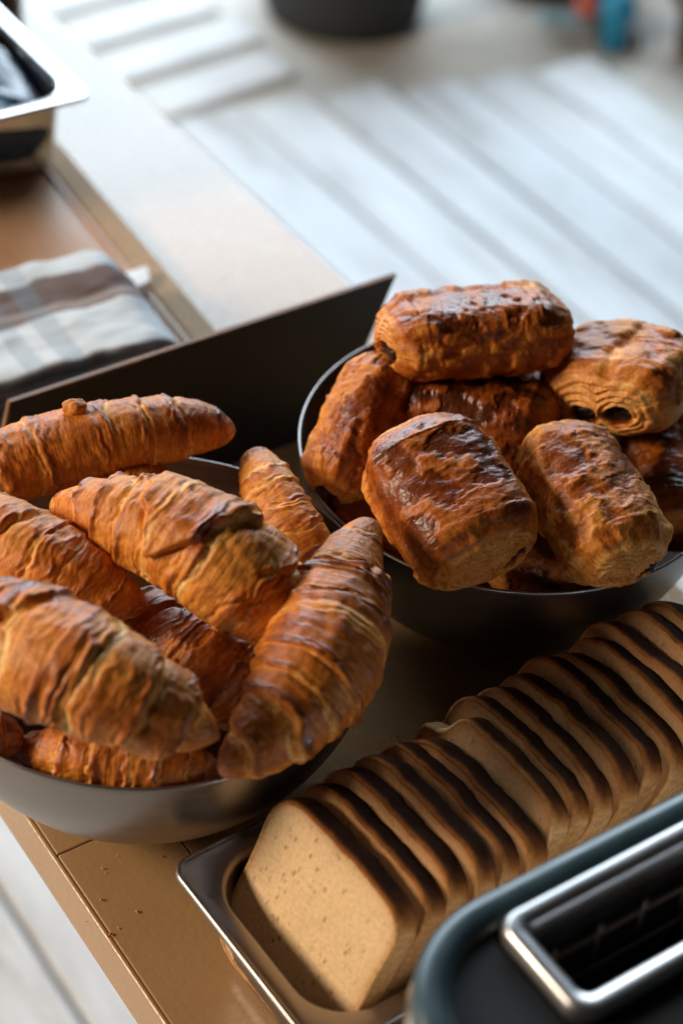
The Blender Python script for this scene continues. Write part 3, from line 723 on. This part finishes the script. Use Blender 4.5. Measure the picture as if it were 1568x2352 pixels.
# ------------------------------------------------------------------ toaster
ts = empty('toaster')
TL, TW, TZ = 0.33, 0.150, 0.185
tz = math.radians(37.0)
tA = np.array([math.cos(tz), math.sin(tz)]); tB = np.array([math.sin(tz), -math.cos(tz)])
tc_ = C0 + Ad * (-0.021 + TL / 2) + Bd * (0.1605 + TW / 2)
ts.location = (tc_[0], tc_[1], 0); ts.rotation_euler.z = tz
tag(ts, 'long slot toaster with dark rounded top and chrome slot frame beside the bread pan', 'toaster')
def tring(inset, z, r, n=14):
    P = rrect(TL - 2 * inset, TW - 2 * inset, r, n); return np.column_stack([P, np.full(len(P), z)])
loft('body', [tring(.006, .006, .055), tring(.002, .010, .058), tring(.001, .02, .059), tring(0.0015, TZ - .020, .0585), tring(.0035, TZ - .012, .0565)], M['bright_steel'], ts)
loft('base', [tring(.008, .0, .052), tring(.006, .002, .054), tring(.006, .0062, .054)], M['black_plastic'], ts, cap_first=True)
loft('lid_rim', [tring(.0036, TZ - .0125, .0565), tring(.0028, TZ - .008, .057), tring(.0038, TZ - .003, .056), tring(.0065, TZ - .0004, .0535), tring(.010, TZ, .05), tring(.0165, TZ - .001, .0435), tring(.0185, TZ - .0045, .0415)], M['lip'], ts)
# top panel with the slot opening
SX0, SX1 = -TL / 2 + 0.058, TL / 2 - 0.040        # slot along the toaster
SY = 0.030                                         # slot middle towards the bread (local y is away from camera side)
def sring(inset, z, r):
    P = rrect(SX1 - SX0 - 2 * inset, 0.055 - 2 * inset, r, 14); P = P + np.array([(SX0 + SX1) / 2, SY]); return np.column_stack([P, np.full(len(P), z)])
loft('top_panel', [tring(.0178, TZ - .0045, .042), tring(.0185, TZ - .005, .0415), sring(-0.002, TZ - .0052, .012)], M['matt_black'], ts, shade=False)
loft('slot_frame', [sring(-0.0005, TZ - .008, .0105), sring(0, TZ - .001, .010), sring(0.0012, TZ + .0014, .0095), sring(0.0025, TZ + .0022, .008), sring(0.0075, TZ + .0016, .006), sring(0.0094, TZ - .001, .005), sring(0.0100, TZ - .012, .004)], M['chrome'], ts)
loft('slot_well', [sring(0.0098, TZ - .011, .004), sring(0.0098, TZ - .13, .004)], M['slot_dark'], ts, cap_last=True, shade=False)
for yy in (SY + 0.0125, SY - 0.0125):
    for zz in (TZ - .022, TZ - .045):
        tube('wire', [(SX0 + 0.010, yy, zz), ((SX0 + SX1) / 2, yy, zz), (SX1 - 0.010, yy, zz)], 0.0011, M['wire'], ts)
    for q in np.linspace(SX0 + 0.022, SX1 - 0.022, 9):
        tube('wire', [(q, yy, TZ - .016), (q, yy, TZ - .06), (q, yy, TZ - .11)], 0.0008, M['wire'], ts, 6)

# ------------------------------------------------------------------ black plate
PD = np.array([0.7965, 0.6046, 0]); PN = np.array([-0.6046, 0.7965, 0]); PO = 0.7994
def pp(al, z, t=0.0): return PD * al + PN * (PO + t) + np.array([0, 0, z])
plate = empty('black_plate', pp(0.465, 0))
tag(plate, 'thin black sheet with worn brown edge standing upright behind the bowls', 'plate')
loc = np.array(plate.location)
co = [(0.338, 0.0), (0.5925, 0.0), (0.6335, 0.1080), (0.365, 0.1080)]
th_ = 0.0022
V = [pp(a_, z_, 0) - loc for a_, z_ in co] + [pp(a_, z_, th_) - loc for a_, z_ in co]
mesh_np('sheet', np.array(V), [(0, 1, 2, 3), (7, 6, 5, 4), (0, 4, 5, 1), (1, 5, 6, 2), (3, 7, 4, 0)][:3] + [(1, 5, 6, 2), (3, 7, 4, 0), (2, 6, 7, 3)], M['plate'], plate, shade=False)
def strip(p0, p1, name='worn_edge', wdt=0.0017, n=60):
    """slightly ragged worn strip along an edge of the sheet"""
    a_ = np.linspace(0, 1, n); A_ = np.array([p0[0] + (p1[0] - p0[0]) * a_, p0[1] + (p1[1] - p0[1]) * a_]).T
    d_ = np.array(p1) - np.array(p0); d_ = d_ / np.linalg.norm(d_); nn = np.array([d_[1], -d_[0]])
    wv = wdt * (0.75 + 0.6 * fbm(a_ * n / 5, 0, 0, 77, 3))
    rings = []
    outer = A_ - nn * 0.0003; inner = A_ + nn * wv[:, None]
    rows = [[pp(x_, z_, -0.0004) for x_, z_ in inner], [pp(x_, z_, -0.0005) for x_, z_ in outer], [pp(x_, z_, th_ + 0.0004) for x_, z_ in outer], [pp(x_, z_, th_ + 0.0003) for x_, z_ in inner]]
    V_ = np.array(rows) - loc
    return mesh_np(name, V_, grid_quads(4, n, closed=False)[:, ::-1], M['worn_edge'], plate, shade=False)
strip((0.365, 0.108), (0.6335, 0.108)); strip((0.338, 0.0), (0.365, 0.108))
fv = np.array([pp(0.36, 0.0005, th_), pp(0.57, 0.0005, th_), pp(0.57, 0.0005, 0.03), pp(0.36, 0.0005, 0.03)]) - loc
mesh_np('foot', np.vstack([fv, fv + np.array([0, 0, 0.0022])]), [(0, 1, 2, 3), (7, 6, 5, 4), (0, 4, 5, 1), (1, 5, 6, 2), (2, 6, 7, 3), (3, 7, 4, 0)], M['plate'], plate, shade=False)

# ------------------------------------------------------------------ board, towel, card
bz = math.radians(-57.2); bD = np.array([math.cos(bz), math.sin(bz)]); bN = np.array([bD[1], -bD[0]])     # bN points to the left of the board edge
bp = np.array([-0.0985, 1.0865])
board = empty('serving_board', (*bp, 0), bz)
tag(board, 'flat tan board with a coarse raised border under the checked towel', 'board')
def bplate(name, x0, x1, y0, y1, h_, mat, bev_):
    return box(name, (x1 - x0, y1 - y0, h_), ((x0 + x1) / 2, (y0 + y1) / 2, h_ / 2 + 0.0004), 0, mat, board, bev_)
bplate('panel', -0.62, 0.10, -0.40, -0.022, 0.0055, M['board'], 0.001)
bplate('border', -0.62, 0.10, -0.0215, 0.0, 0.0075, M['board_edge'], 0.0025)
bplate('bead', -0.62, 0.10, -0.0265, -0.0222, 0.0078, M['board'], 0.0012)

tw = empty('tea_towel')
tag(tw, 'folded white and brown checked tea towel on the tan board', 'towel')
twz = math.radians(33.0); tx = np.array([math.cos(twz), math.sin(twz)]); ty = np.array([-math.sin(twz), math.cos(twz)])
fr_c = at(424, 780, 0.046)[:2]                      # front right corner of the fold
tw.location = (fr_c[0], fr_c[1], 0.0082); tw.rotation_euler.z = twz
V, Q, UV = [], [], []; off = 0
TWL, TWD = 0.22, 0.112
for lay, (zc, rad, thk, x_in) in enumerate([(0.0215, 0.0190, 0.0058, 0.0), (0.0215, 0.0122, 0.0056, 0.0075), (0.0215, 0.0055, 0.0054, 0.015)]):
    path = [(-TWL + q * (TWL - 0.022 - x_in), zc + rad) for q in np.linspace(0, 1, 40)]
    path += [(-0.022 - x_in + 1.15 * rad * math.sin(q), zc + rad * math.cos(q)) for q in np.linspace(0, math.pi, 22)[1:-1]]
    path += [(-0.022 - x_in - q * (TWL - 0.022 - x_in), zc - rad) for q in np.linspace(0, 1, 40)]
    path = np.array(path); tn = np.gradient(path, axis=0); tn /= np.linalg.norm(tn, axis=1)[:, None]; nn = np.stack([-tn[:, 1], tn[:, 0]], -1)
    sl = np.concatenate([[0], np.cumsum(np.linalg.norm(np.diff(path, axis=0), axis=1))])
    ny = 44; ys = np.linspace(0, TWD, ny)
    # closed profile round the strip: top row, rounded front edge, bottom row
    prof_y = np.concatenate([ys, [TWD + 0.0018], ys[::-1], [-0.0018]]); sgn_ = np.concatenate([np.ones(ny), [0], -np.ones(ny), [0]])
    for i in range(len(path)):
        pw = 0.0030 * fbm(path[i, 0] / 0.03 + 0 * prof_y, prof_y / 0.02, lay * 3.3, 61, 3) + 0.0040 * fbm(path[i, 0] / 0.06 + 0 * prof_y, prof_y / 0.06, 1.0, 62, 2)
        ed = 0.003 * fbm(path[i, 0] / 0.02 + 0 * prof_y, lay * 2.0, 0, 63, 2)
        p2 = path[i][None] + nn[i][None] * (sgn_ * thk / 2)[:, None] + np.array([0.4, 1.0])[None] * pw[:, None]
        V.append(np.column_stack([p2[:, 0], prof_y + ed, p2[:, 1]])); UV.append(np.column_stack([np.full(len(prof_y), sl[i] / 0.1), np.clip(prof_y / TWD, 0.001, 0.999)]))
    ns = len(prof_y); q = grid_quads(len(path), ns, off=off); Q.append(q); off += len(path) * ns
mesh_np('cloth', np.concatenate(V), np.concatenate(Q), M['towel'], tw, uv=np.concatenate(UV))

cd = at(330, 628, 0.014)
card = mesh_np('paper_card', np.array([(-0.05, -0.02, 0), (0.0, -0.0085, 0), (0.007, 0.0065, 0.001), (-0.05, 0.0085, 0), (-0.05, -0.02, .0008), (0.0, -0.0085, .0008), (0.007, 0.0065, .0018), (-0.05, 0.0085, .0008)]),
               [(3, 2, 1, 0), (4, 5, 6, 7), (0, 1, 5, 4), (1, 2, 6, 5), (2, 3, 7, 6), (3, 0, 4, 7)], M['paper'], shade=False)
card.location = (cd[0], cd[1], 0.0125); card.rotation_euler.z = math.radians(38)
tag(card, 'white card corner sticking out from under the checked towel', 'card')

# ------------------------------------------------------------------ far pan with packets, jar
zr = 0.0765
gc = at(213, 218, zr)[:2]
p2 = gn_pan('steel food pan of dark blue packets on the tan board', gc - 0.20 * np.array([math.cos(math.radians(36)), math.sin(math.radians(36))]) - 0.0 , math.radians(36), 0.20, 0.29, 0.068, M['bright_steel'])
# corner given is the right one: shift so that the pan reaches away from the camera
p2.location = (p2.location[0] - 0.29 * math.sin(math.radians(36)), p2.location[1] + 0.29 * math.cos(math.radians(36)), 0.0085)
def packet(label, x, y, z, lx, ly, lz, rz, tilt, seed):
    nu, nv = 40, 60
    a = np.linspace(-np.pi / 2, np.pi / 2, nu); t_ = np.linspace(0, 2 * np.pi, nv, endpoint=False)
    Aa, Tt = np.meshgrid(a, t_, indexing='ij')
    sg = lambda v, e: np.sign(v) * np.abs(v) ** e
    X = sg(np.cos(Aa), .35) * sg(np.cos(Tt), .35); Y = sg(np.cos(Aa), .35) * sg(np.sin(Tt), .35); Z = sg(np.sin(Aa), .5)
    n_ = fbm(X * 2, Y * 2, Z * 2, seed, 3)
    V = np.stack([X * lx / 2, Y * ly / 2, Z * lz / 2 * (1 + 0.25 * n_)], -1)
    o = mesh_np('packet', V, grid_quads(nu, nv), M['foil'])
    o.location = (x, y, z); o.rotation_euler = (tilt, 0.12, rz)
    tag(o, label, 'packet', 'packets in the far pan'); return o
pc_ = np.array(p2.location); r36 = math.radians(36); e1 = np.array([math.cos(r36), math.sin(r36)]); e2 = np.array([-math.sin(r36), math.cos(r36)])
for i, (u_, v_, z_, ti, lab) in enumerate([(0.030, -0.075, 0.040, 0.15, 'dark blue shiny packet at the near corner of the far food pan'), (0.035, 0.03, 0.045, -0.1, 'dark blue shiny packet behind the first one in the far food pan'), (-0.045, -0.04, 0.042, 0.1, 'dark blue shiny packet at the far food pan edge away from the deck')]):
    q = pc_[:2] + e1 * u_ + e2 * v_
    packet(lab, q[0], q[1], z_ + 0.008, 0.10, 0.115, 0.052, r36 + 0.1 * i, ti, 300 + i)
jp = at(-18, 60, 0.0)
jar = empty('dark_jar', (jp[0] - 0.012, jp[1] + 0.03, 0.0)); tag(jar, 'small dark jar standing beyond the far food pan', 'jar')
lathe('glass', [(0.001, 0), (0.030, 0), (0.033, 0.004), (0.033, 0.075), (0.026, 0.086), (0.026, 0.094)], M['jar'], jar, 48)
lathe('lid', [(0.0265, 0.090), (0.0285, 0.091), (0.0285, 0.106), (0.026, 0.108), (0.001, 0.108)], M['black_plastic'], jar, 48)

# ------------------------------------------------------------------ things on the floor beyond
def planter(name, label, c, r0, r1, h_, mat):
    root = empty(name, (c[0], c[1], FLOOR - 0.03 + 0.0)); tag(root, label, 'planter')
    lathe('pot', [(0.002, 0.0), (r0 * 0.86, 0.0), (r0 * 0.95, 0.008), (r0, 0.03), (r0 * 1.01, 0.06), (r1, h_), (r1 + 0.012, h_), (r1 + 0.012, h_ + 0.025), (r1 - 0.008, h_ + 0.025), (r1 - 0.012, h_ - 0.03)], mat, root, 64)
    lathe('soil', [(r1 - 0.010, h_ - 0.028), (r1 * 0.6, h_ - 0.018), (0.002, h_ - 0.022)], M['soil'], root, 64)
    return root
fp = at(785, 84, FLOOR - 0.03)
planter('planter', 'big round dark grey planter on the beige paving behind the deck', (fp[0] - 0.005, fp[1] + 0.095), 0.142, 0.165, 0.30, M['pot'])
fp = at(1285, 22, FLOOR - 0.03)
planter('planter', 'low black planter on the paving beside the blue toy', (fp[0] + 0.0, fp[1] + 0.150), 0.150, 0.170, 0.22, M['black_plastic'])
fp = at(1405, 118, FLOOR - 0.03)
toy = empty('toy', (fp[0], fp[1] + 0.02, FLOOR - 0.03)); tag(toy, 'small blue and red plastic toy on the paving by the deck corner', 'toy')
lathe('body', [(0.002, 0), (0.026, 0.0), (0.030, 0.01), (0.024, 0.035), (0.030, 0.06), (0.034, 0.075), (0.024, 0.092), (0.010, 0.10), (0.002, 0.101)], M['toy_blue'], toy, 32)
o = lathe('ball', [(0.001, 0), (0.016, 0.004), (0.024, 0.018), (0.024, 0.03), (0.016, 0.044), (0.001, 0.048)], M['toy_red'], toy, 24); o.location = (-0.050, 0.015, 0.04)
o = box('arm', (0.10, 0.03, 0.022), (-0.085, 0.03, 0.03), 0.15, M['toy_pale'], toy, 0.008, 3)
for dx in (-0.030, 0.034):
    o = lathe('wheel', [(0.001, 0), (0.014, 0), (0.016, 0.003), (0.016, 0.011), (0.014, 0.014), (0.001, 0.014)], M['brown_pot'], toy, 20); o.location = (dx, 0.0, 0.016); o.rotation_euler = (0, math.pi / 2, 0)
fp = at(1590, 158, FLOOR - 0.03)
planter('planter', 'small brown clay pot on the paving right of the deck corner', (fp[0] + 0.03, fp[1] + 0.06), 0.06, 0.07, 0.10, M['brown_pot'])

# ------------------------------------------------------------------ a few crumbs
V, T, C_ = [], [], []
spots = []
for i in range(26):
    p = C0 + Ad * RNG.uniform(-0.05, 0.30) + Bd * RNG.uniform(-0.06, -0.004); spots.append((p[0], p[1], 0.0003))
for i in range(10):
    p = C0 + Ad * RNG.uniform(0.018, 0.05) + Bd * RNG.uniform(0.02, 0.11); spots.append((p[0], p[1], 0.0022))
for i in range(14):
    p = C0 + Ad * RNG.uniform(-0.075, -0.008) + Bd * RNG.uniform(-0.02, 0.12)
    if nB @ p > 0.285: spots.append((p[0], p[1], 0.0001))
octa = np.array([(1, 0, 0), (-1, 0, 0), (0, 1, 0), (0, -1, 0), (0, 0, 1), (0, 0, -0.6)], float)
of = [(0, 2, 4), (2, 1, 4), (1, 3, 4), (3, 0, 4), (2, 0, 5), (1, 2, 5), (3, 1, 5), (0, 3, 5)]
for q in spots:
    n0 = len(V) * 6; sz = RNG.uniform(0.0004, 0.0011)
    v = octa * sz * RNG.uniform(0.6, 1.3, (6, 3)); v[:, 2] *= 0.7
    V.append(v + np.array(q) + np.array([0, 0, 0.5 * sz])); T += [tuple(n0 + k for k in f_) for f_ in of]
    C_.append(np.tile(brown(np.array([RNG.uniform(0.1, 0.8)])), (6, 1)))
cr = mesh_np('crumbs', np.concatenate(V), np.zeros((0, 4)), M['crust'], shade=False, color=np.concatenate(C_), tris=T)
cr['kind'] = 'stuff'; tag(cr, 'scattered brown pastry crumbs on the table and in the bread pan', 'crumbs')
